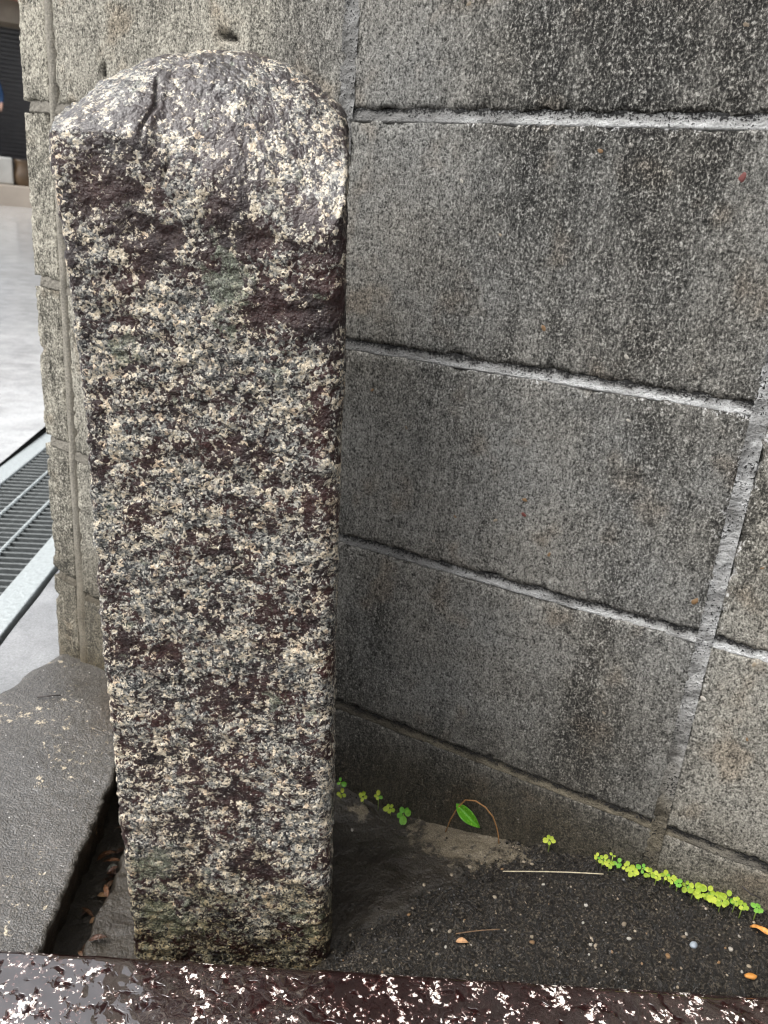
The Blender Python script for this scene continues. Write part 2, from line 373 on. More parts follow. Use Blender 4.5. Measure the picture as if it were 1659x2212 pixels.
SZ = street_z(SX, SY) + .004 * fbm(np.stack([SX * 1.5, SY * 1.5, SX * 0], -1), 3)
obj('street', mesh_np('street', np.stack([SX, SY, SZ], -1).reshape(-1, 3), grid_faces(len(ns), len(ss_))), STREET, kind='structure')
ns = np.linspace(-.056, -1.6, 70); ss_ = np.linspace(-1.2, 4.5, 160)
NN, SSS = np.meshgrid(ns, ss_, indexing='ij'); SX = GN[0] + GP[0] * NN + GG[0] * SSS; SY = GN[1] + GP[1] * NN + GG[1] * SSS
keep = sstep(-.30, -.34, SX) + sstep(.05, .10, SY) ; SZ = -.106 + .0022 * fbm(np.stack([SX * 9, SY * 9, SX * 0], -1), 3) - .25 * (1 - np.clip(keep, 0, 1))
obj('gutter_pavement', mesh_np('gutter_pavement', np.stack([SX, SY, SZ], -1).reshape(-1, 3), grid_faces(len(ns), len(ss_))), GUTTER, kind='structure')
# trough under the grate
prof = [(-.075, -.11), (-.058, -.135), (-.0, -.138), (.0, -.40), (.202, -.40), (.202, -.138), (.265, -.135), (.27, -.108)]
V = []; F = []
for i, (n_, z_) in enumerate(prof): V += [D(n_, -1.2, z_), D(n_, 4.5, z_)]
for i in range(len(prof) - 1): F.append((2 * i, 2 * i + 2, 2 * i + 3, 2 * i + 1))
obj('drain_channel', mesh_np('drain_channel', V, F, False), DARKC, kind='structure')

# ------------------------------------------------------------------ concrete slab on the left, with its raw broken edge
ne, nr = 260, 170
et = np.linspace(.4985, 1.03, ne); V = []
for e_ in et:
    re = slab_edge(e_) + .0022 * float(fbm(np.array([e_ * 60, 2.1, .4]), 4)) + .0013 * float(fbm(np.array([e_ * 260, 5.1, .4]), 3))
    rl = np.interp(e_, [.5, .80, .8665, .9137, .9684, 1.03], [-.62, -.50, -.4734, -.4653, -.4382, -.425]) + .005 * float(fbm(np.array([e_ * 22, 7.7, 1.4]), 3))
    V.append(np.stack([np.linspace(rl, re, nr), np.full(nr, e_)], -1))
V = np.array(V); XY = W(V[..., 0], V[..., 1], 0)
T = np.linspace(0, 1, nr)[None, :]
P3 = np.stack([XY[..., 0], XY[..., 1], XY[..., 0] * 0], -1)
Z = -.0845 - .0225 * sstep(.90, .50, V[..., 1]) + .0016 * fbm(P3 * 14, 3) + .0004 * fbm(P3 * 130, 2) - .0016 * sstep(.988, 1.0, T) - .018 * sstep(.07, 0, T) - .006 * sstep(.16, .02, T)
XY[..., 2] = Z
edge = XY[:, -1, :].copy(); skirts = []
for k, dz in enumerate((.012, .03, .05, .075)):
    e2 = edge.copy(); e2[:, 2] -= dz; off = -.003 - .004 * k + .004 * fbm(np.stack([et * 45, et * 0 + k * 2.2, et * 0], -1), 3)
    e2[:, 0] += Rr[0] * off; e2[:, 1] += Rr[1] * off; skirts.append(e2[:, None, :])
allv = np.concatenate([XY] + skirts, 1); nr2 = nr + 4
me = mesh_np('concrete_slab', allv.reshape(-1, 3), grid_faces(ne, nr2)); 
rho_all, eta_all = site(allv[..., 0], allv[..., 1])
attr(me, 'brown', (.45 * sstep(-.42, -.30, rho_all) * sstep(.70, .86, eta_all) + .9 * (np.arange(nr2) >= nr)[None, :]).ravel())
obj('concrete_slab', me, SLAB, label='wet grey concrete slab flecked with tan, left of the granite post', category='slab')

# ------------------------------------------------------------------ granite kerb in the foreground
u = np.arange(-.62, .62, .0024)
prof = [(.355, -.16), (.355, -.012)] + [(.355 + .012 * (1 - math.cos(a)), -.012 + .012 * math.sin(a)) for a in np.linspace(.2, 1.57, 5)]
prof += [(e_, 0) for e_ in np.linspace(.372, .495, 56)] + [(.495 + .011 * math.sin(a), -.011 * (1 - math.cos(a))) for a in np.linspace(.15, 1.57, 7)] + [(.506, z_) for z_ in (-.02, -.03, -.05, -.10, -.16)]
prof = np.array(prof); U, E_ = np.meshgrid(u, prof[:, 0], indexing='ij'); _, Zp = np.meshgrid(u, prof[:, 1], indexing='ij')
Wd = W(U, E_, 0); P3 = np.stack([U, E_, Zp], -1)
Wd[..., 2] = kerb_z(U) + Zp
me = mesh_np('granite_kerb', Wd.reshape(-1, 3), grid_faces(len(u), len(prof))); n_ = normals(me); co = coords(me); P3 = P3.reshape(-1, 3)
if n_[(P3[:, 2] > -.001)].mean(0)[2] < 0: me.flip_normals(); n_ = normals(me)
d_ = .0012 * fbm(P3 * 16, 2) + .0003 * fbm(P3 * 75 + 4, 2, .5)
setco(me, co + n_ * d_[:, None])
obj('granite_kerb', me, KERB, label='wet maroon granite kerb with white flecks lying across the foreground', category='kerb')

# ------------------------------------------------------------------ granite post
LZ = [-.22, -.1349, -.0989, .0042, .0889, .1832, .2686, .3295, .3764, .4448, .4712, .5104, .5345, .62]
LX = [-.191, -.1931, -.1943, -.2010, -.2050, -.2095, -.2132, -.2145, -.2160, -.2210, -.2230, -.2275, -.2300, -.2295]
RZ = [-.22, -.1281, .0239, .1598, .3144, .3825, .4631, .4976, .5467, .5711, .62]
RX = [-.0105, -.0140, -.0205, -.0268, -.0335, -.0348, -.0382, -.0400, -.0418, -.0440, -.046]
RA = [-.226, -.213, -.184, -.152, -.118, -.092, -.073, -.056, -.049, -.035]; RZT = [.572, .588, .603, .611, .6125, .607, .598, .586, .5795, .568]
EA = [-.226, -.178, -.170, -.162, -.140, -.114, -.096, -.0685, -.048, -.035]; EZT = [.5465, .5495, .546, .531, .524, .5165, .505, .495, .503, .515]
PF, PD = .535, .178
def post_top(a, b):
    zr = np.interp(a, RA, RZT); ze = np.interp(a, EA, EZT)
    f = np.clip(b / .078, 0, 1); back = np.clip((b - .078) / .10, 0, 1)
    return ze + (zr - ze) * np.sin(f * math.pi / 2) ** .85 - .055 * back ** 2
def rounded_square(nf, nrr, nb, nl, rc):
    base = [(t, 0) for t in np.linspace(0, 1, nf, endpoint=False)] + [(1, t) for t in np.linspace(0, 1, nrr, endpoint=False)] + [(t, 1) for t in np.linspace(1, 0, nb, endpoint=False)] + [(0, t) for t in np.linspace(1, 0, nl, endpoint=False)]
    out = []
    for p, q in base:
        r_ = rc[(0 if p < .5 else 1) + (0 if q < .5 else 2)]
        cx = r_ if p < .5 else 1 - r_; cy = r_ if q < .5 else 1 - r_
        dx = min(p - cx, 0) if p < .5 else max(p - cx, 0); dy = min(q - cy, 0) if q < .5 else max(q - cy, 0)
        if dx and dy:
            L = math.hypot(dx, dy); m_ = max(abs(dx), abs(dy)); k = m_ / L; dx *= k; dy *= k; p = cx + dx; q = cy + dy
        out.append((p, q))
    return np.array(out)
per = rounded_square(150, 96, 40, 80, (.035, .07, .10, .10)); NPER = len(per)
NZ, NC = 560, 70; rows = []
Rtop = post_top(-.225 + per[:, 0] * .184, per[:, 1] * PD)
for i in range(NZ):
    t = i / (NZ - 1); z = -.22 + (Rtop + .22) * t
    xl = np.interp(z, LZ, LX); xr = np.interp(z, RZ, RX)
    rows.append(np.stack([xl + per[:, 0] * (xr - xl) - .015 * per[:, 1], PF + per[:, 1] * PD, z], -1))
for i in range(1, NC + 1):
    s_ = (1 - i / NC) ** .9; p = .5 + (per[:, 0] - .5) * s_; q_ = .5 + (per[:, 1] - .5) * s_
    a = rows[NZ - 1][:, 0]; ac = (a.min() + a.max()) / 2; a = ac + (a - ac) * s_; b = (rows[NZ - 1][:, 1] - PF); b = .5 * PD + (b - .5 * PD) * s_
    rows.append(np.stack([a, PF + b, post_top(a, b)], -1))
Lc = np.array(rows); NR = len(rows)
i, j = np.meshgrid(np.arange(NR - 1), np.arange(NPER), indexing='ij'); aa = i * NPER + j; bb = i * NPER + (j + 1) % NPER
F = np.stack([aa, bb, bb + NPER, aa + NPER], -1).reshape(-1, 4)
L = Lc.reshape(-1, 3)
O = np.array([-.11, PF + PD / 2, -.13])
me = mesh_np('granite_post', L - O, F)
n_ = normals(me)
if n_[(L[:, 1] < PF + .001) & (L[:, 2] < .4)].mean(0)[1] > 0: me.flip_normals(); n_ = normals(me)
# soften the hard rim once, then break the surface up
for it in range(10):
    G3 = Lc.copy(); avg = (np.roll(Lc, 1, 1) + np.roll(Lc, -1, 1)) / 4
    avg[1:-1] += (Lc[2:] + Lc[:-2]) / 4; sel = slice(NZ - 14, NZ + 12); G3[sel] = .35 * Lc[sel] + .65 * avg[sel]; Lc = G3
L = Lc.reshape(-1, 3); setco(me, L - O); n_ = normals(me)
topm = sstep(.25, .55, n_[:, 2])
rough_lo = fbm(L * 17 + 2, 3); chis = fbm(L * np.array([46, 60, 74]) + 1, 4, .62); grain = fbm(L * 210, 3, .6)
slant = fbm(np.stack([L[:, 0] * 24 - L[:, 2] * 18, L[:, 1] * 30, L[:, 2] * 90], -1) + 8, 3, .6)
low = sstep(.12, -.05, L[:, 2])
dsp = .0014 * rough_lo + (.0016 - .0006 * topm) * chis + .0007 * grain + (.0007 + .0005 * low) * slant * (1 - .8 * topm)
ck = np.abs(L[:, 0] - (-.1685 + .0022 * np.sin(L[:, 2] * 190) + .05 * (L[:, 2] - .575)))
dsp -= .0040 * np.exp(-(ck / .0009) ** 2) * sstep(.545, .552, L[:, 2]) * sstep(.592, .582, L[:, 2]) * (L[:, 1] < PF + .06)
ck2 = np.abs(L[:, 0] - (-.156 + .0014 * np.sin(L[:, 2] * 260)))
dsp -= .0035 * np.exp(-(ck2 / .0009) ** 2) * sstep(.515, .522, L[:, 2]) * sstep(.549, .543, L[:, 2]) * (L[:, 1] < PF + .04)
setco(me, L + n_ * dsp[:, None] - O)
zz = L[:, 2]; xx = L[:, 0]
def blob(x0, z0, sx, sz): return np.exp(-((xx - x0) / sx) ** 2 - ((zz - z0) / sz) ** 2)
bias = -.055 + .16 * np.exp(-((zz - (.505 - .25 * (xx + .12) * (xx > -.12))) / .045) ** 2) * (1 - topm) + .098 * topm + .05 * sstep(-.10, -.045, xx) * sstep(.15, .3, zz)
bias += .09 * blob(-.075, .46, .03, .04) + .07 * blob(-.12, .10, .05, .05) + .10 * blob(-.115, .03, .035, .05) + .10 * blob(-.10, -.03, .03, .03) + .05 * blob(-.15, .19, .04, .03) + .10 * blob(-.21, .535, .03, .02)
bias -= .05 * blob(-.16, .40, .05, .04) + .05 * blob(-.17, .28, .05, .05) + .07 * blob(-.06, .0, .04, .05) + .05 * blob(-.10, .19, .04, .02)
film = fbm(np.stack([L[:, 0] * 1.05, L[:, 1], L[:, 2]], -1) * 30 + 3 + .34 * np.stack([chis, chis * .5, grain], -1), 6, .70)
attr(me, 'film', .35 * film + 1.15 * bias - .012 - .05 * chis * (1 - topm)); attr(me, 'filmtone', np.clip(.5 + .8 * fbm(L * 30 + 9, 3), 0, 1.2) * (1 - .6 * topm))
attr(me, 'cluster', .045 + .17 * fbm(L * 75 + 7, 4, .65) + .07 * fbm(L * 16 + 4, 2))
lz = .60 * fbm(L * 75, 4, .7) - .12
attr(me, 'lichen', lz + 1.1 * blob(-.118, .462, .016, .024) + .85 * blob(-.186, .412, .012, .012) + .7 * blob(-.078, .408, .010, .010) + .75 * blob(-.072, .147, .008, .012) + 1.0 * blob(-.172, -.028, .022, .022) + .9 * blob(-.165, -.085, .03, .025) + .55 * blob(-.04, -.07, .025, .03))
attr(me, 'damp', np.clip(sstep(.03, -.11, zz + .05 * fbm(L * 30, 4)), 0, 1)); attr(me, 'wet', np.clip(topm * 1.0 + .25 * sstep(.40, .55, zz), 0, 1))
obj('granite_post', me, GRAN, loc=tuple(W(O[0], O[1], O[2])), rot=(0, 0, SITE_ANG), label='speckled granite boundary post with a rounded wet top', category='stone post')

# ------------------------------------------------------------------ concrete block wall
wall = empty('block_wall', (0, 0, -.15), label='grey concrete block wall with pale mortar joints and dark mould streaks', category='wall')
def wchild(name, me, mat, **k):
    o = obj(name, me, mat, wall, **k); o.location = (-wall.location.x, -wall.location.y, -wall.location.z); return o
J = .0044
def gauss(x, z, x0, z0, sx, sz): return np.exp(-((x - x0) / sx) ** 2 - ((z - z0) / sz) ** 2)
def wall_damp(x, z):
    P = np.stack([x * 5, z * 9, x * 0], -1)
    return np.clip(sstep(.16, -.12, z + .055 * fbm(P, 4, .6) + .05 * sstep(.38, .44, x)), 0, 1)
def wall_fields(me, x, z):
    P = np.stack([x, z, x * 0], -1)
    streak = fbm(np.stack([x * 9, z * 2.2, x * 0 + 1], -1), 4, .6); streak2 = fbm(np.stack([x * 50, z * 12, x * 0 + 4], -1), 3, .6); cloud = fbm(P * 8 + 2, 4, .6); blot = fbm(P * 38 + 6, 3, .6)
    s = .34 + .50 * streak + .28 * cloud + .26 * streak2 + .18 * blot
    s += .34 * sstep(.12, .30, x) * sstep(.36, .56, z) + .24 * gauss(x, z, .33, .74, .12, .10) + .16 * gauss(x, z, .215, .78, .03, .12) + .10 * gauss(x, z, .22, .50, .06, .09)
    s += .38 * gauss(x, z, .345, .30, .045, .11) + .18 * gauss(x, z, .20, .34, .12, .08) + .38 * gauss(x, z, .33, .06, .09, .07) + .10 * gauss(x, z, .12, .10, .10, .10)
    s -= .30 * gauss(x, z, .06, .48, .07, .12) + .20 * gauss(x, z, .06, .70, .07, .12) + .22 * gauss(x, z, .12, .27, .08, .06) + .16 * gauss(x, z, .20, .13, .08, .05) + .14 * sstep(.40, .43, x) + .22 * sstep(.0, -.08, x)
    attr(me, 'stain', np.clip(s, 0, 1))
    attr(me, 'warm', np.clip(.35 + .5 * cloud + .4 * sstep(.4, .44, x), 0, 1))
    attr(me, 'left', np.clip(sstep(.02, -.10, x + .06 * cloud) * .75 + .25 * sstep(-.33, -.37, x) + .35 * sstep(.39, .41, x), 0, 1)); attr(me, 'rust', np.clip(.6 * fbm(P * 17 + 11, 3, .6) - .22, 0, .28)); attr(me, 'damp', wall_damp(x, z))
    dv = np.abs(x - .400); lime = .66 * np.exp(-(dv / .012) ** 2) * sstep(.05, .30, z) + .25 * np.exp(-(np.abs(x - .012) / .010) ** 2) * sstep(.62, .68, z)
    zr = (z + 1) % .2; below = np.where(zr > .1, .2 - zr, 9); lime = lime + .62 * np.exp(-(below - .004) / .005) * sstep(.0, .25, x) * sstep(.15, .35, z)
    attr(me, 'lime', np.clip(lime * (.55 + .9 * fbm(P * 90 + 5, 3, .6)), 0, .9))
def make_block(x0, x1, zbl, zbr, ztl, ztr, step=.0025, depth=.09, holes=(), yoff=0.0, round_=.0024):
    nu = max(8, int((x1 - x0) / step)); nv = max(8, int((ztl - zbl) / step))
    s_, t_ = np.meshgrid(np.linspace(0, 1, nu), np.linspace(0, 1, nv), indexing='ij')
    X = x0 + (x1 - x0) * s_; Zb = zbl + (zbr - zbl) * s_; Zt = ztl + (ztr - ztl) * s_; Z = Zb + (Zt - Zb) * t_
    P = np.stack([X, Z, X * 0 + 3.3], -1)
    e = np.minimum(np.minimum(X - x0, x1 - X), np.minimum(Z - Zb, Zt - Z))
    chip = np.maximum(fbm(P * 75, 3) - .25, 0) * .011 + np.maximum(fbm(P * 24 + 9, 2) - .45, 0) * .012
    Y = round_ * np.exp(-e / .0016) + chip * np.exp(-e / .0042) + .00055 * fbm(P * 260, 2) + .0007 * fbm(P * 30, 2) - yoff
    pit = np.maximum(fbm(P * 120 + 5, 2) - .72, 0); Y = Y + .006 * pit
    for hx, hz, hw, hh in holes:
        k = np.exp(-(np.abs((X - hx) / hw) ** 2.5) - np.abs((Z - hz + .2 * (X - hx)) / hh) ** 2.5 + .8 * fbm(P * 160, 2)); Y = Y + .0075 * np.clip(k, 0, 1)
    wob = .0011 * fbm(P * 48 + 2, 3) * np.exp(-e / .003); X2 = X + wob; Z2 = Z + .0020 * fbm(P * 52 + 7, 3) * np.exp(-e / .003)
    front = np.stack([X2, Y, Z2], -1); V = front.reshape(-1, 3); Fc = grid_faces(nu, nv)
    idx = np.arange(nu * nv).reshape(nu, nv); ring = np.concatenate([idx[:, 0], idx[-1, 1:], idx[-2::-1, -1], idx[0, -2:0:-1]])
    back = V[ring].copy(); back[:, 1] = depth; nb = len(V); V = np.concatenate([V, back]); m_ = len(ring); k = np.arange(m_); k2 = (k + 1) % m_
    side = np.stack([ring[k], nb + k, nb + k2, ring[k2]], -1)
    me = mesh_np('block', V, np.concatenate([Fc, side])); wall_fields(me, V[:, 0].copy(), V[:, 2].copy())
    hf = np.zeros(len(V))
    for hx, hz, hw, hh in holes: hf = np.maximum(hf, np.exp(-np.abs((V[:, 0] - hx) / hw) ** 2.5 - np.abs((V[:, 2] - hz + .2 * (V[:, 0] - hx)) / hh) ** 2.5 + .6 * fbm(V * 160, 2)))
    attr(me, 'hole', np.clip(hf * 1.3 - .3, 0, .9)); return me
V1, V2, V3, V4, XEND, XST = .012, .400, .800, 1.20, -.405, -.362
COLS = [(None, V1), (V1, V2), (V2, V3), (V3, V4)]
ZJ = [-.2, 0, .2, .4, .6, .8, 1.0, 1.2]
LIFT = {-.2: .02, 0: .017, .2: .009, .4: .009, .6: .0, .8: 0, 1.0: 0, 1.2: 0}      # the beds climb a little towards the wall's free end
SLIFT = {-.2: .03, 0: .036, .2: .021, .4: .016, .6: .002, .8: 0, 1.0: 0, 1.2: 0}
blocks = {}
for r_ in range(len(ZJ) - 1):
    za, zb = ZJ[r_], ZJ[r_ + 1]
    for c_, (xa, xb) in enumerate(COLS):
        seen = (r_ <= 4) and not (c_ == 3) 
        st = .0025 if seen else .012
        if c_ == 0:
            hol = ((-.121, .663, .011, .0042), (-.28, .634, .0035, .008)) if r_ == 4 else ()
            me = make_block(XST + .012, xb - J, za + LIFT[za] + J, za + J, zb + LIFT[zb] - J, zb - J, st, holes=hol, round_=.002)
            blocks[(r_, 0)] = wchild('block', me, BLOCK)
            me = make_block(XEND, XST - .001, za + SLIFT[za] + .006, za + SLIFT[za] * .85 + .005, zb + SLIFT[zb] - .006, zb + SLIFT[zb] * .85 - .005, st, yoff=-.0025, round_=.0012)
            wchild('end_block', me, BLOCK)
        else:
            me = make_block(xa + J, xb - J, za + J, za + J, zb - J, zb - J, st); blocks[(r_, c_)] = wchild('block', me, BLOCK)
def joint_me(p0, p1, half, rec, n, flush=0.0, vertical=False, seed=0.):
    L_ = np.linspace(0, 1, n); C_ = np.linspace(-1, 1, 15); A, B = np.meshgrid(L_, C_, indexing='ij')
    px = p0[0] + (p1[0] - p0[0]) * A; pz = p0[1] + (p1[1] - p0[1]) * A
    if vertical: px = px + B * half
    else: pz = pz + B * half
    P = np.stack([px, pz, px * 0 + seed], -1)
    if vertical: y = rec * (1 - .75 * np.abs(B) ** 2) + .0019 * fbm(P * 60, 4) + .0010 * fbm(P * 230, 2)
    else: y = rec * (.66 + .38 * B) + .0045 * sstep(.78, 1.0, np.abs(B)) + .0010 * fbm(P * 40, 4) + .0008 * fbm(P * 230, 2) + .004 * np.maximum(fbm(P * 28 + 3, 3) - .45, 0)
    me = mesh_np('mortar_joint', np.stack([px, y, pz], -1).reshape(-1, 3), grid_faces(n, 15))
    Bn = B + .5 * fbm(P * 60 + 4, 3)
    if vertical: wh = (.50 + .6 * fbm(P * 40, 3)) * (.35 + .65 * (px > .1))
    else: wh = sstep(.35, -.35, Bn) * np.clip(.70 + .8 * fbm(P * 22 + 7, 4), 0, 1.1) * sstep(.0, .28, px) + .20 * sstep(.45, .62, pz) * sstep(.05, .25, px) + .10  # lime white kept to the lower lip; shade under the block painted grey above
    attr(me, 'white', np.clip(wh, 0, 1).ravel()); attr(me, 'damp', np.clip(wall_damp(px, pz - .07) * 1.1, 0, 1).ravel())
    attr(me, 'speck_shade', (.24 * np.clip(Bn + .25, 0, 1) - .005 if not vertical else .04 + .07 * fbm(P * 30, 3)).ravel()); return me  # bed joints: shade of the overhanging block painted as dark specks along the top
for z_ in ZJ[1:-1]:
    n = 420 if z_ <= .6 else 60
    wchild('mortar_joint', joint_me((V1, z_), (V4, z_), .0074, .0028, n, seed=z_ * 3), MORTAR)
    wchild('mortar_joint', joint_me((XST, z_ + LIFT[z_]), (V1, z_), .0074, .0030, 160, seed=z_ * 3 + 1), CEMENT)
    wchild('mortar_joint', joint_me((XEND + .010, z_ + SLIFT[z_]), (XST, z_ + SLIFT[z_] * .85), .0075, .0046, 60, seed=z_ * 3 + 2), CEMENT)
for r_ in range(len(ZJ) - 1):
    for xv in (V1, V2, V3):
        wchild('mortar_joint', joint_me((xv - (.0012 if xv != V1 else 0), ZJ[r_] - .0045), (xv - (.0012 if xv != V1 else 0), ZJ[r_ + 1] + .0045), .0080 if xv == V1 else .0066, .0006 if xv == V1 else .0010, 150 if r_ < 5 else 20, vertical=True, seed=xv + r_), MORTAR)
# vertical bead of cement near the free end
nz = 400; zz_ = np.linspace(-.2, 1.2, nz); cx = np.linspace(-1, 1, 11); A, B = np.meshgrid(zz_, cx, indexing='ij'); P = np.stack([A * 0 + 1, A, B * .1], -1)
px = XST + .0055 + .0075 * B + .0016 * fbm(np.stack([A * 14, A * 0, A * 0], -1), 3) + .008 * sstep(.15, -.1, A) * (B + .6); y = .0012 - .0020 * np.cos(B * 1.57) + .0055 * np.abs(B) ** 3 + .0006 * fbm(np.stack([A * 90, B * 3, A * 0], -1), 3)
me = mesh_np('mortar_joint', np.stack([px, y, A], -1).reshape(-1, 3), grid_faces(nz, 11)); attr(me, 'white', np.clip(.60 + .5 * fbm(np.stack([A * 20, B, A * 0], -1), 3), 0, 1).ravel()); attr(me, 'damp', wall_damp(px, A).ravel()); wchild('mortar_joint', me, CEMENT)
me = box_me('core', XEND + .012, V4 - .005, .0115, .118, -.2, 1.195); wchild('core', me, plain('block_core', (.12, .115, .105), .9))

# ---- pebbles: one rough stone mesh per kind
def pebble_me(name, seed, sub=2, flat=.6):
    bm = bmesh.new(); bmesh.ops.create_icosphere(bm, subdivisions=sub, radius=1)
    co = np.array([v.co[:] for v in bm.verts]); d = 1 + .28 * fbm(co * .9 + seed, 2)
    for v, k in zip(bm.verts, d): v.co = Vector((v.co.x * k, v.co.y * k * .8, v.co.z * k * flat))
    me = bpy.data.meshes.new(name); bm.to_mesh(me); bm.free()
    for p in me.polygons: p.use_smooth = True
    return me
def with_mat(me, mat):
    me = me.copy(); me.materials.clear(); me.materials.append(mat); return me
shapes = [pebble_me('pebble', s * 3.7) for s in range(5)]
PM = {id(m_): [with_mat(s, m_) for s in shapes] for m_ in (PEB, PEBW, PEBT, PEBR)}
# aggregate showing in the block faces
AGG = [(.349, .563, .0046, PEBR), (.219, .439, .0034, PEBT), (.291, .425, .0028, PEBW), (.226, .272, .0034, PEBR), (.225, .286, .0030, PEBT), (.384, .232, .0042, PEBT), (.160, .254, .0030, PEBT), (.141, .224, .0036, PEBW), (.302, .374, .0024, PEBW), (.428, .276, .0042, PEBT), (.243, .577, .0028, PEBT), (.409, .145, .0038, PEBW), (.20, .26, .0026, PEB), (.255, .24, .0028, PEBT), (.33, .10, .0024, PEB), (.45, .12, .0028, PEBT), (.10, .33, .0026, PEB), (.06, .36, .0024, PEBT), (.17, .51, .0022, PEB), (.23, .70, .003, PEBW), (.12, .68, .0028, PEB), (.33, .66, .003, PEB), (.475, .33, .003, PEB), (.44, .19, .003, PEB), (.13, .55, .0024, PEBW), (.29, .215, .0026, PEBT)]
for k, (ax, az, s_, mt) in enumerate(AGG):
    r_ = int(math.floor((az + .2) / .2 + 1e-6)); c_ = 0 if ax < V1 else 1 if ax < V2 else 2
    o = obj('aggregate_pebble', PM[id(mt)][k % 5], None, blocks[(r_, c_)]); o.location = (ax, -.0002 + s_ * .12, az); s_ *= .85; o.scale = (s_, s_ * .30, s_); o.rotation_euler = (0, random.uniform(0, 6), 0)

# ------------------------------------------------------------------ drain grate
grate = empty('drain_grate', tuple(D(.1, .3, -.10)), label='galvanised steel drain grate with narrow bars and pale frame rails', category='drain grate')
gang = math.atan2(GG[1], GG[0]); grate.rotation_euler = (0, 0, gang)      # local x runs along the drain, local y towards the street
def rail(y0, y1):
    obj('rail', box_me('rail', -1.45, 1.6, y0, y1, -.030, 0, .002), STEEL, grate)
rail(-.148, -.100); rail(.102, .148)
bar = box_me('bar', -.0028, .0028, -.0995, .1015, -.030, -.004, .0008, 1); bar.materials.append(STEEL2)
for k in range(68): obj('bar', bar, None, grate, loc=(-.66 + k * .0235, 0, 0))
def twist_me():
    pts = np.arange(-.70, .96, .0035); V = []; F = []
    for i_, x in enumerate(pts):
        for k in range(4):
            a = math.pi / 4 + k * math.pi / 2 + x * 2 * math.pi / .047; V.append((x, .0042 * math.cos(a), -.0035 + .0042 * math.sin(a)))
    for i_ in range(len(pts) - 1):
        for k in range(4): F.append((i_ * 4 + k, i_ * 4 + (k + 1) % 4, i_ * 4 + 4 + (k + 1) % 4, i_ * 4 + 4 + k))
    return mesh_np('twisted_rod', V, F, False)
tw = twist_me(); tw.materials.append(STEEL)
for y_ in (-.034, .034): obj('twisted_rod', tw, None, grate, loc=(0, y_, 0))

# ------------------------------------------------------------------ far side of the street: shuttered building, step, jar, person
BD = 17.0
def FB(rho, z): return W(rho * 1.36, BD, .507 + (z - .507) * 1.36)
B0 = W(-8.05, BD, 0); bang = math.atan2(-UP[0], UP[1]) if False else math.atan2(UP[1], UP[0]) - math.pi / 2
bld = empty('shuttered_building', (B0[0], B0[1], .40), (0, 0, bang), label='dark shuttered building under a brown eave across the street', category='building')
DKSH = plain('shutter_dark_grey', (.035, .035, .038), .5, .15, 10); BEAM = plain('eave_brown', (.16, .135, .105), .7, .2, 4); RED = plain('roof_edge_red_brown', (.30, .15, .11), .6, .2, 6)
V = []; F = []; zsl = np.arange(.10, 3.12, .075)
for z_ in zsl: V += [(-5, 0, z_), (4, 0, z_), (-5, -.022, z_ + .055), (4, -.022, z_ + .055)]
for i_ in range(len(zsl)):
    b_ = 4 * i_; F.append((b_, b_ + 1, b_ + 3, b_ + 2))
    if i_ < len(zsl) - 1: F.append((b_ + 2, b_ + 3, b_ + 5, b_ + 4))
obj('shutter', mesh_np('shutter', V, F, False), DKSH, bld)
obj('wall', box_me('wall', -5, 4, .03, 5, 0, 3.6), plain('building_wall', (.10, .098, .095), .8), bld)
obj('eave_beam', box_me('eave_beam', -5.2, 4.2, -.55, .02, 3.12, 3.50, .02), BEAM, bld)
def prism(name, prof, y0, y1):
    n = len(prof); V = [(x, y0, z) for x, z in prof] + [(x, y1, z) for x, z in prof]; F = [tuple(range(n)), tuple(range(2 * n - 1, n - 1, -1))] + [(i_, i_ + n, (i_ + 1) % n + n, (i_ + 1) % n) for i_ in range(n)]
    me = bpy.data.meshes.new(name); me.from_pydata(V, [], F); me.update(); return me
obj('roof', prism('roof', [(-5.4, 4.15), (4.4, 3.00), (4.4, 3.14), (-5.4, 4.29)], -.85, 5.2), RED, bld)
STEPC = plain('step_pale_concrete', (.42, .42, .40), .6, .12, 3)
stp = obj('concrete_step', box_me('concrete_step', -4.5, .02, -1.15, -.05, 0, .47, .03), STEPC, None, loc=tuple(bld.location), rot=tuple(bld.rotation_euler)); stp.location.z += .32
stp['label'] = 'pale concrete step in front of the dark shutter'; stp['category'] = 'step'
sw = obj('sidewalk', box_me('sidewalk', -9, 6, -1.9, .2, -.5, .30, .02), plain('sidewalk_brownish', (.34, .29, .24), .6, .12, 2), None, loc=tuple(bld.location), rot=tuple(bld.rotation_euler), kind='structure')
jar = bpy.data.meshes.new('jar'); bm = bmesh.new(); ringp = [(.0, 0), (.15, 0), (.185, .06), (.20, .14), (.195, .22), (.165, .31), (.150, .38), (.158, .44), (.17, .47), (.13, .47), (.11, .40), (0, .38)]
vv = [[bm.verts.new((r0 * math.cos(a), r0 * math.sin(a), z0)) for a in np.linspace(0, 2 * math.pi, 24, endpoint=False)] for r0, z0 in ringp]
for a_, b_ in zip(vv, vv[1:]):
    for k in range(24): bm.faces.new((a_[k], a_[(k + 1) % 24], b_[(k + 1) % 24], b_[k]))
bmesh.ops.remove_doubles(bm, verts=bm.verts[:], dist=.001); bm.to_mesh(jar); bm.free()
for p in jar.polygons: p.use_smooth = True
jl = bld.matrix_basis @ Vector((.21, -1.0, 0)); 
jo = obj('jar', jar, plain('jar_brown_glaze', (.085, .055, .030), .35, .3, 8), None, loc=(jl.x, jl.y, .70), label='brown bulging jar beside the pale step across the street', category='jar')

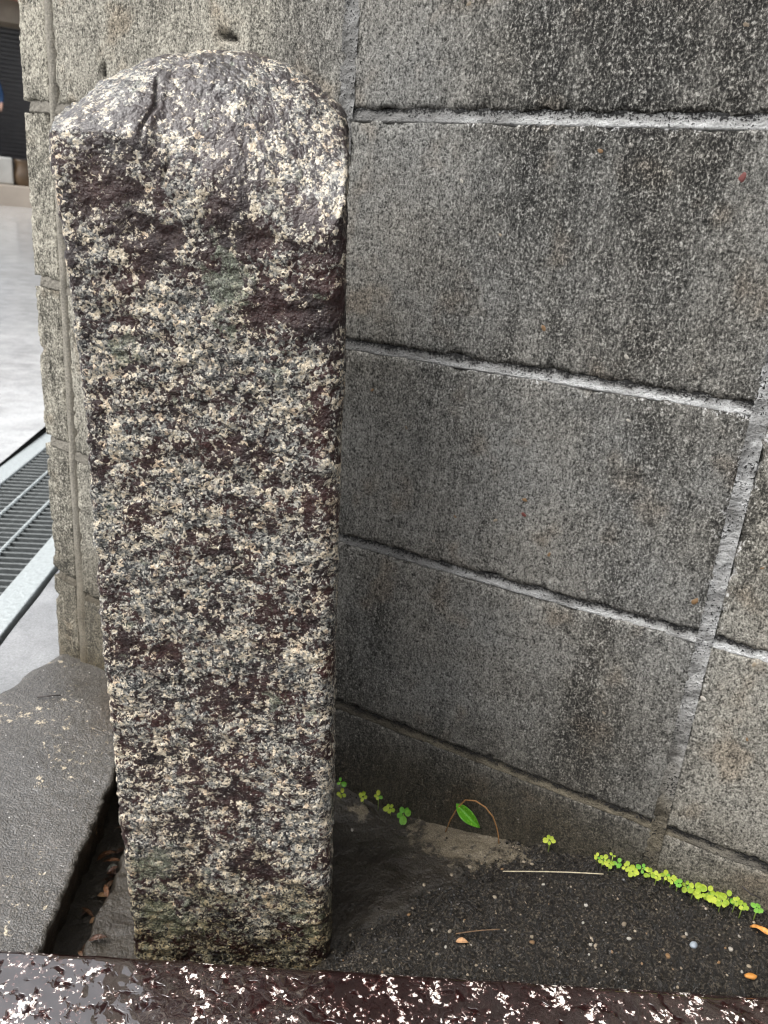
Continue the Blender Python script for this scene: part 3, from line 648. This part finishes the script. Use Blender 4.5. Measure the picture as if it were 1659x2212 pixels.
def person():
    me = bpy.data.meshes.new('person')
    J_ = dict(pelvis=(0, 0, .86), spine=(0, .01, 1.08), chest=(0, .0, 1.26), neck=(0, .0, 1.40), head=(0, -.015, 1.50), crown=(0, -.01, 1.60),
              shl=(-.17, 0, 1.33), ell=(-.23, .03, 1.07), hal=(-.22, -.05, .84), fil=(-.215, -.07, .75), shr=(.17, 0, 1.33), elr=(.235, .02, 1.08), har=(.215, -.09, .88), fir=(.20, -.13, .80),
              hpl=(-.09, 0, .82), knl=(-.10, -.02, .46), anl=(-.10, .02, .08), tol=(-.11, -.13, .03), hpr=(.09, 0, .82), knr=(.105, -.02, .46), anr=(.11, .02, .08), tor=(.12, -.13, .03))
    Rd = dict(pelvis=(.14, .10), spine=(.13, .095), chest=(.155, .105), neck=(.05, .05), head=(.075, .09), crown=(.06, .07), shl=(.065, .065), ell=(.045, .045), hal=(.032, .026), fil=(.026, .014), shr=(.065, .065), elr=(.045, .045), har=(.032, .026), fir=(.026, .014),
              hpl=(.085, .09), knl=(.06, .062), anl=(.042, .045), tol=(.04, .028), hpr=(.085, .09), knr=(.06, .062), anr=(.042, .045), tor=(.04, .028))
    names = list(J_); E2 = [('pelvis', 'spine'), ('spine', 'chest'), ('chest', 'neck'), ('neck', 'head'), ('head', 'crown')]
    for s in 'lr': E2 += [('chest', 'sh' + s), ('sh' + s, 'el' + s), ('el' + s, 'ha' + s), ('ha' + s, 'fi' + s), ('pelvis', 'hp' + s), ('hp' + s, 'kn' + s), ('kn' + s, 'an' + s), ('an' + s, 'to' + s)]
    me.from_pydata([J_[n] for n in names], [(names.index(a), names.index(b)) for a, b in E2], [])
    o = bpy.data.objects.new('tmp', me); COL.objects.link(o); md = o.modifiers.new('s', 'SKIN')
    for i_, n in enumerate(names): me.skin_vertices[0].data[i_].radius = Rd[n]
    me.skin_vertices[0].data[0].use_root = True; md2 = o.modifiers.new('u', 'SUBSURF'); md2.levels = 2
    dg = bpy.context.evaluated_depsgraph_get(); dg.update(); ev = bpy.data.meshes.new_from_object(o.evaluated_get(dg)); bpy.data.objects.remove(o)
    ev.name = 'person'; ev.materials.clear()
    for m_ in (plain('cloth_blue', (.008, .04, .11), .8), plain('cloth_dark_trousers', (.012, .014, .02), .8), plain('skin', (.42, .25, .19), .5), plain('hair_dark', (.012, .01, .009), .6), plain('shoe', (.02, .02, .02), .5)): ev.materials.append(m_)
    for p in ev.polygons:
        c = p.center; p.use_smooth = True; arm = abs(c.x) > .165
        if c.z > 1.40: mi = 3 if (c.z > 1.545 or c.y > .02) else 2
        elif arm and c.z < .96 and c.z > .70: mi = 2
        elif c.z < .06: mi = 4
        elif c.z < .90: mi = 1
        else: mi = 0
        p.material_index = mi
    return ev
pl_ = bld.matrix_basis @ Vector((-.315, -.62, 0))
obj('person', person(), None, None, loc=(pl_.x, pl_.y, 1.19), rot=(0, 0, bang), label='person in blue top and dark trousers standing on the pale step', category='person')

# ------------------------------------------------------------------ grit, pebbles, litter
def scatter(n):
    out = []
    while len(out) < n:
        x = rng.uniform(.02, .75, n); y = rng.uniform(-.30, -.004, n); rho, eta = site(x, y)
        ok = (eta > KERB_E1 + .005) & (rho > -.02); apm = apron_mask(x, y); ok &= rng.random(n) > apm * .96
        out += list(zip(x[ok], y[ok]))
    return np.array(out[:n])
ico = bmesh.new(); bmesh.ops.create_icosphere(ico, subdivisions=1, radius=1); iv = np.array([v.co[:] for v in ico.verts]); iff = np.array([[v.index for v in f.verts] for f in ico.faces]); ico.free()
NG = 4600; pts = scatter(NG); gz = ground_z(pts[:, 0], pts[:, 1]); Vs = []; Fs = []
for k in range(NG):
    s_ = float(np.clip(rng.lognormal(-7.1, .36), .0005, .0024)); v = iv * (1 + .35 * rng.normal(size=(len(iv), 1)) * .6) * np.array([1, rng.uniform(.6, 1), rng.uniform(.45, .85)]) * s_
    a = rng.uniform(0, 6.28); c, s2 = math.cos(a), math.sin(a); v = np.stack([v[:, 0] * c - v[:, 1] * s2, v[:, 0] * s2 + v[:, 1] * c, v[:, 2]], -1)
    Vs.append(v + [pts[k, 0], pts[k, 1], gz[k] - s_ * .05]); Fs.append(iff + k * len(iv))
me = mesh_np('grit', np.concatenate(Vs), np.concatenate(Fs), False)
gm = Mat('grit_mixed'); Pp = gm.pos(); vv_ = gm.vor(Pp, 190); rr_ = gm.xyz(vv_.outputs['Color'])[0]
gm.done(gm.ramp(rr_, [(0, (.005, .0045, .004)), (.6, (.012, .0105, .0088)), (.84, (.026, .022, .017)), (.95, (.09, .073, .052)), (1, (.25, .205, .15))]), .24, gm.bump(gm.noise(Pp, 900, 2), .0005, .6))
obj('grit', me, gm.m, kind='stuff', label='loose dark grit between the kerb and the block wall', category='grit')
NPB = 80; pts = scatter(NPB); gz = ground_z(pts[:, 0], pts[:, 1])
for k in range(NPB):
    s_ = float(np.clip(rng.lognormal(-6.5, .40), .0009, .0036)); mt = [PEB, PEB, PEBW, PEBT, PEB][k % 5]
    o = obj('pebble', PM[id(mt)][k % 5], None, None, loc=(pts[k, 0], pts[k, 1], gz[k] + s_ * .10), rot=(random.uniform(-.4, .4), random.uniform(-.4, .4), random.uniform(0, 6)))
    o.scale = (s_, s_, s_); o['label'] = 'small pale pebble lying in the dark grit by the wall'; o['category'] = 'pebble'; o['group'] = 'pebbles in the grit'
def on_ground(x, y): return float(ground_z(np.array([x]), np.array([y]))[0])
x, y = .451, -.045
o = obj('pebble', with_mat(shapes[2], stone_mat('pebble_blue_grey', (.30, .34, .38), (.36, .40, .44))), None, None, loc=(x, y, on_ground(x, y) + .002), rot=(.3, .2, 1)); o.scale = (.0040,) * 3
o['label'] = 'blue grey pebble in the dark grit, larger than its neighbours'; o['category'] = 'pebble'
x, y = .500, -.046
o = obj('seed', with_mat(shapes[0], stone_mat('seed_orange', (.50, .20, .04), (.55, .24, .05), .3)), None, None, loc=(x, y, on_ground(x, y) + .002), rot=(0, .1, .5)); o.scale = (.0058, .0036, .0036)
o['label'] = 'orange oval seed lying in the grit near the kerb at right'; o['category'] = 'seed'

def leaf_me(name, L_, Wd_, curl=.3, fold=.25, n=9, m_=5, pointed=True, wave=0.0):
    V = []; 
    for i_ in range(n):
        t = i_ / (n - 1); w = Wd_ / 2 * (math.sin(math.pi * t ** .85) ** (.9 if pointed else .45)) + Wd_ * .012
        for j_ in range(m_):
            s = -1 + 2 * j_ / (m_ - 1); V.append((L_ * t, w * s, abs(s) * w * fold + curl * L_ * math.sin(math.pi * t) * .5 + wave * L_ * math.sin(9 * t + s)))
    me = mesh_np(name, V, grid_faces(n, m_)); return me
def solid(o, th=.0003):
    md = o.modifiers.new('thickness', 'SOLIDIFY'); md.thickness = th
DRY = plain('dead_leaf_brown', (.13, .055, .022), .45, .35, 300); DRYO = plain('dead_leaf_orange', (.50, .22, .05), .4, .3, 300); DRYT = plain('dead_leaf_tan', (.42, .24, .12), .5, .25, 300); DRYB = plain('dead_leaf_mid', (.12, .065, .035), .4, .35, 300); DKB = plain('dead_leaf_dark', (.05, .022, .012), .4, .4, 300)
STRAW = plain('straw_pale', (.52, .44, .31), .5, .2, 300); TWIG = plain('twig_brown', (.14, .08, .04), .6, .3, 300); TWD = plain('twig_dark', (.025, .02, .018), .6); VINE = plain('vine_orange_brown', (.30, .15, .05), .5, .2, 300)
def litter(name, x, y, z, L_, Wd_, mat, rz, label, cat, curl=.3, fold=.3, rx=.0, ry=.0, **k):
    o = obj(name, leaf_me(name, L_, Wd_, curl, fold, **k), mat, None, loc=(x, y, z), rot=(rx, ry, rz)); solid(o); o['label'] = label; o['category'] = cat; return o
litter('dead_leaf', .262, -.140, on_ground(.262, -.14) + .002, .0115, .0055, DRYT, .5, 'tan folded leaf scrap on the grit near the kerb', 'leaf', .15, .6)
litter('dead_leaf', .492, -.012, on_ground(.495, -.012) + .003, .020, .0060, DRYO, -.12, 'curled orange dry leaf at the foot of the wall on the right', 'leaf', .25, .7, wave=.05)
gz0 = -.148
litter('dead_leaf', -.137, -.186, on_ground(-.130, -.180) + .005, .022, .007, DRY, .95, 'rusty brown curled leaf in the dark gap beside the slab', 'leaf', .25, .5, ry=-.25)
litter('dead_leaf', -.118, -.190, on_ground(-.114, -.186) + .004, .014, .009, plain('dead_leaf_pale', (.30, .30, .26), .4, .3, 300), .7, 'pale grey leaf scrap in the gap between slab and post', 'leaf', .3, .4, ry=-.2)
litter('dead_leaf', -.104, -.216, on_ground(-.10, -.214) + .003, .011, .006, DRYT, .4, 'small tan leaf scrap on the ground left of the post', 'leaf', .2, .4)
litter('dead_leaf', -.083, -.246, on_ground(-.083, -.243) + .003, .010, .006, DRYT, 1.2, 'small tan leaf nearest the kerb, left of the post', 'leaf', .2, .4)
for k in range(22):
    e_ = random.uniform(.53, .77); rh = slab_edge(e_) + random.uniform(.006, .030); p = W(rh, e_, 0)
    o = litter('dead_leaf', p[0], p[1], on_ground(p[0], p[1]) + .0025, random.uniform(.007, .020), random.uniform(.003, .006), [DKB, DRY, DKB, DRYB][k % 4], random.uniform(0, 6.28), 'dark sodden leaf scrap in the gap under the slab edge', 'leaf', .2, .4, ry=random.uniform(-.3, .2))
    o['group'] = 'sodden leaf scraps in the gap'
def strand(name, pts, rad, mat, label, cat):
    o = obj(name, tube_me(name, pts, rad), mat, None); o['label'] = label; o['category'] = cat; return o
def gpts(a, b, n, lift, bow=0.0):
    out = []
    for i_ in range(n):
        t = i_ / (n - 1); x = a[0] + (b[0] - a[0]) * t; y = a[1] + (b[1] - a[1]) * t + bow * math.sin(math.pi * t); out.append((x, y, float(ground_z(np.array([x]), np.array([y]), False)[0]) + lift))
    return out
strand('straw', gpts((.272, -.046), (.362, -.018), 9, .0055, .002), .0005, STRAW, 'thin pale straw lying across the dark grit', 'straw')
strand('twig', gpts((.258, -.130), (.292, -.108), 7, .0045, .001), .0005, TWIG, 'thin brown twig on the grit near the kerb', 'twig')
strand('twig', [(-.331, -.095, -.0815), (-.321, -.085, -.0808), (-.311, -.075, -.0815)], [.0009, .0011, .0007], TWD, 'short dark twig on the wet concrete slab', 'twig')
vp = [(.196, -.008, -.098), (.200, -.010, -.080), (.206, -.011, -.060), (.214, -.012, -.046), (.224, -.013, -.041), (.236, -.012, -.044), (.245, -.010, -.054), (.250, -.008, -.066), (.253, -.007, -.078), (.2535, -.006, -.088)]
vp = [(a + random.uniform(-.0008, .0008), b, c + random.uniform(-.0008, .0008)) for a, b, c in vp]
strand('vine_stalk', vp, .0007, VINE, 'thin brown stalk arching in a loop against the wall foot', 'stalk')
strand('twig', [(.478, -.004, -.024), (.486, -.005, -.0275), (.495, -.004, -.029)], .0007, TWD, 'tiny dark twig against the wall above the rightmost sprout', 'twig')

# ------------------------------------------------------------------ sprouts along the wall foot
def disc_leaf(name, rx, ry, notch=.0):
    n, rings = 14, 3; V = [(rx * 1.12, 0, -.10 * rx)]; F = []
    for k in range(1, rings + 1):
        for a in range(n):
            an = 2 * math.pi * a / n; r_ = k / rings; w = 1 - notch * math.exp(-((an if an < math.pi else an - 2 * math.pi) / .35) ** 2)
            V.append((rx * (1.12 + .80 * r_ * w * math.cos(an)), .78 * ry * r_ * w * math.sin(an), .10 * rx * r_ * r_ + .03 * rx * math.sin(3 * an) * r_ - .10 * rx * (1 - abs(math.sin(an))) * (1 - r_)))
    for a in range(n): F.append((0, 1 + a, 1 + (a + 1) % n))
    for k in range(rings - 1):
        for a in range(n): F.append((1 + k * n + a, 1 + (k + 1) * n + a, 1 + (k + 1) * n + (a + 1) % n, 1 + k * n + (a + 1) % n))
    me = bpy.data.meshes.new(name); me.from_pydata(V, [], F)
    for p in me.polygons: p.use_smooth = True
    me.update(); return me
LM = {}
for nm, mt in (('y', LEAFY), ('g', LEAFG)):
    LM[nm] = [with_mat(disc_leaf('leaf', 1, .85, nt), mt) for nt in (0., .12, .25)]
stem_me = {}
def sprout(x, z, size, nl, kind, label, lift=.0, group=None, y=-.007, mixg=0):
    """a low rosette rooted where wall and ground meet, leaves turned up and out towards the light"""
    gy = y; gz = on_ground(x, gy); e = empty('sprout', (x, gy, gz), label=label, category='sprout')
    if group: e['group'] = group
    top = Vector((0, -.0015, max(z - gz, .002)))
    st = tube_me('stem', [(0, .002, -.004), (0, .0, top.z * .5), top], .0005, 5); obj('stem', st, STEMM, e)
    for k in range(nl):
        kk = 'g' if (kind == 'g' or k < mixg) else 'y'
        a = 2 * math.pi * k / nl + random.uniform(-.35, .35); s_ = size * random.uniform(.6, 1.1)
        o = obj('leaf', random.choice(LM[kk]), None, e)
        # rosette plane leans out from the wall, towards viewer and sky
        base = Matrix.Rotation(math.radians(48), 4, 'X') @ Matrix.Rotation(a, 4, 'Z') @ Matrix.Rotation(-random.uniform(-.1, .35), 4, 'Y')
        o.matrix_local = Matrix.Translation(top + Vector((0, 0, random.uniform(-.0006, .0012)))) @ base @ Matrix.Diagonal((s_, s_, s_, 1))
    return e
sprout(.063, -.092, .0042, 3, 'g', 'green sprout half hidden behind the foot of the granite post')
sprout(.067, -.108, .0040, 4, 'y', 'yellow green sprout touching the right side of the granite post', y=-.010)
sprout(.093, -.100, .0036, 5, 'y', 'yellow green sprout second from the granite post along the wall')
sprout(.112, -.090, .0036, 4, 'y', 'taller three leaved yellow green sprout between post and green clover', mixg=1)
sprout(.128, -.099, .0040, 5, 'y', 'yellow green sprout touching the large green clover sprout')
sprout(.146, -.096, .0062, 5, 'g', 'largest bright green clover like sprout at the wall foot', y=-.010)
sprout(.305, -.056, .0038, 5, 'y', 'lone yellow green sprout between the arching stalk and the sprout row')
ORD = ['leftmost', 'second from left', 'third from left', 'fourth from left', 'fifth from left', 'sixth from left', 'seventh from left', 'eighth from left', 'ninth from left', 'tenth from left', 'middle one', 'tenth from right', 'ninth from right', 'eighth from right', 'seventh from right', 'sixth from right', 'fifth from right', 'fourth from right', 'third from right', 'second from right', 'rightmost yellow one']
CH = [(.352, .0024), (.358, .0030), (.365, .0030), (.372, .0028), (.380, .0034), (.387, .0034), (.394, .0032), (.401, .0030), (.408, .0030), (.415, .0032), (.421, .0034), (.427, .0028), (.434, .0036), (.441, .0042), (.447, .0034), (.453, .0042), (.459, .0046), (.465, .0040), (.470, .0036), (.476, .0030), (.482, .0028)]
for k, (x, s_) in enumerate(CH):
    zc = np.interp(x, [.35, .40, .46, .49], [-.053, -.046, -.042, -.038])
    sprout(x, zc + random.uniform(-.0015, .003), s_, 4 + k % 3, 'g' if k in (3, 6, 11) else 'y', ('green' if k in (3, 6, 11) else 'yellow green') + ' sprout, ' + ORD[k] + ' in the crowded row along the wall foot', group='row of sprouts at the wall foot', y=-.006 - (k % 3) * .003, mixg=k % 3 == 0)
sprout(.366, -.043, .0022, 2, 'y', 'tiny sprout poking up above the left end of the row')
sprout(.494, -.037, .0032, 6, 'g', 'green sprout at the far right end of the sprout row')
# folded green leaf under the arching stalk
me = leaf_me('green_leaf', .034, .0125, .22, 1.1, 13, 9)
o = obj('fallen_green_leaf', me, LEAFG, None, loc=(.203, -.009, -.057), rot=(math.radians(50), math.radians(26), math.radians(-6))); solid(o)
o['label'] = 'folded bright green leaf under the arching brown stalk'; o['category'] = 'leaf'
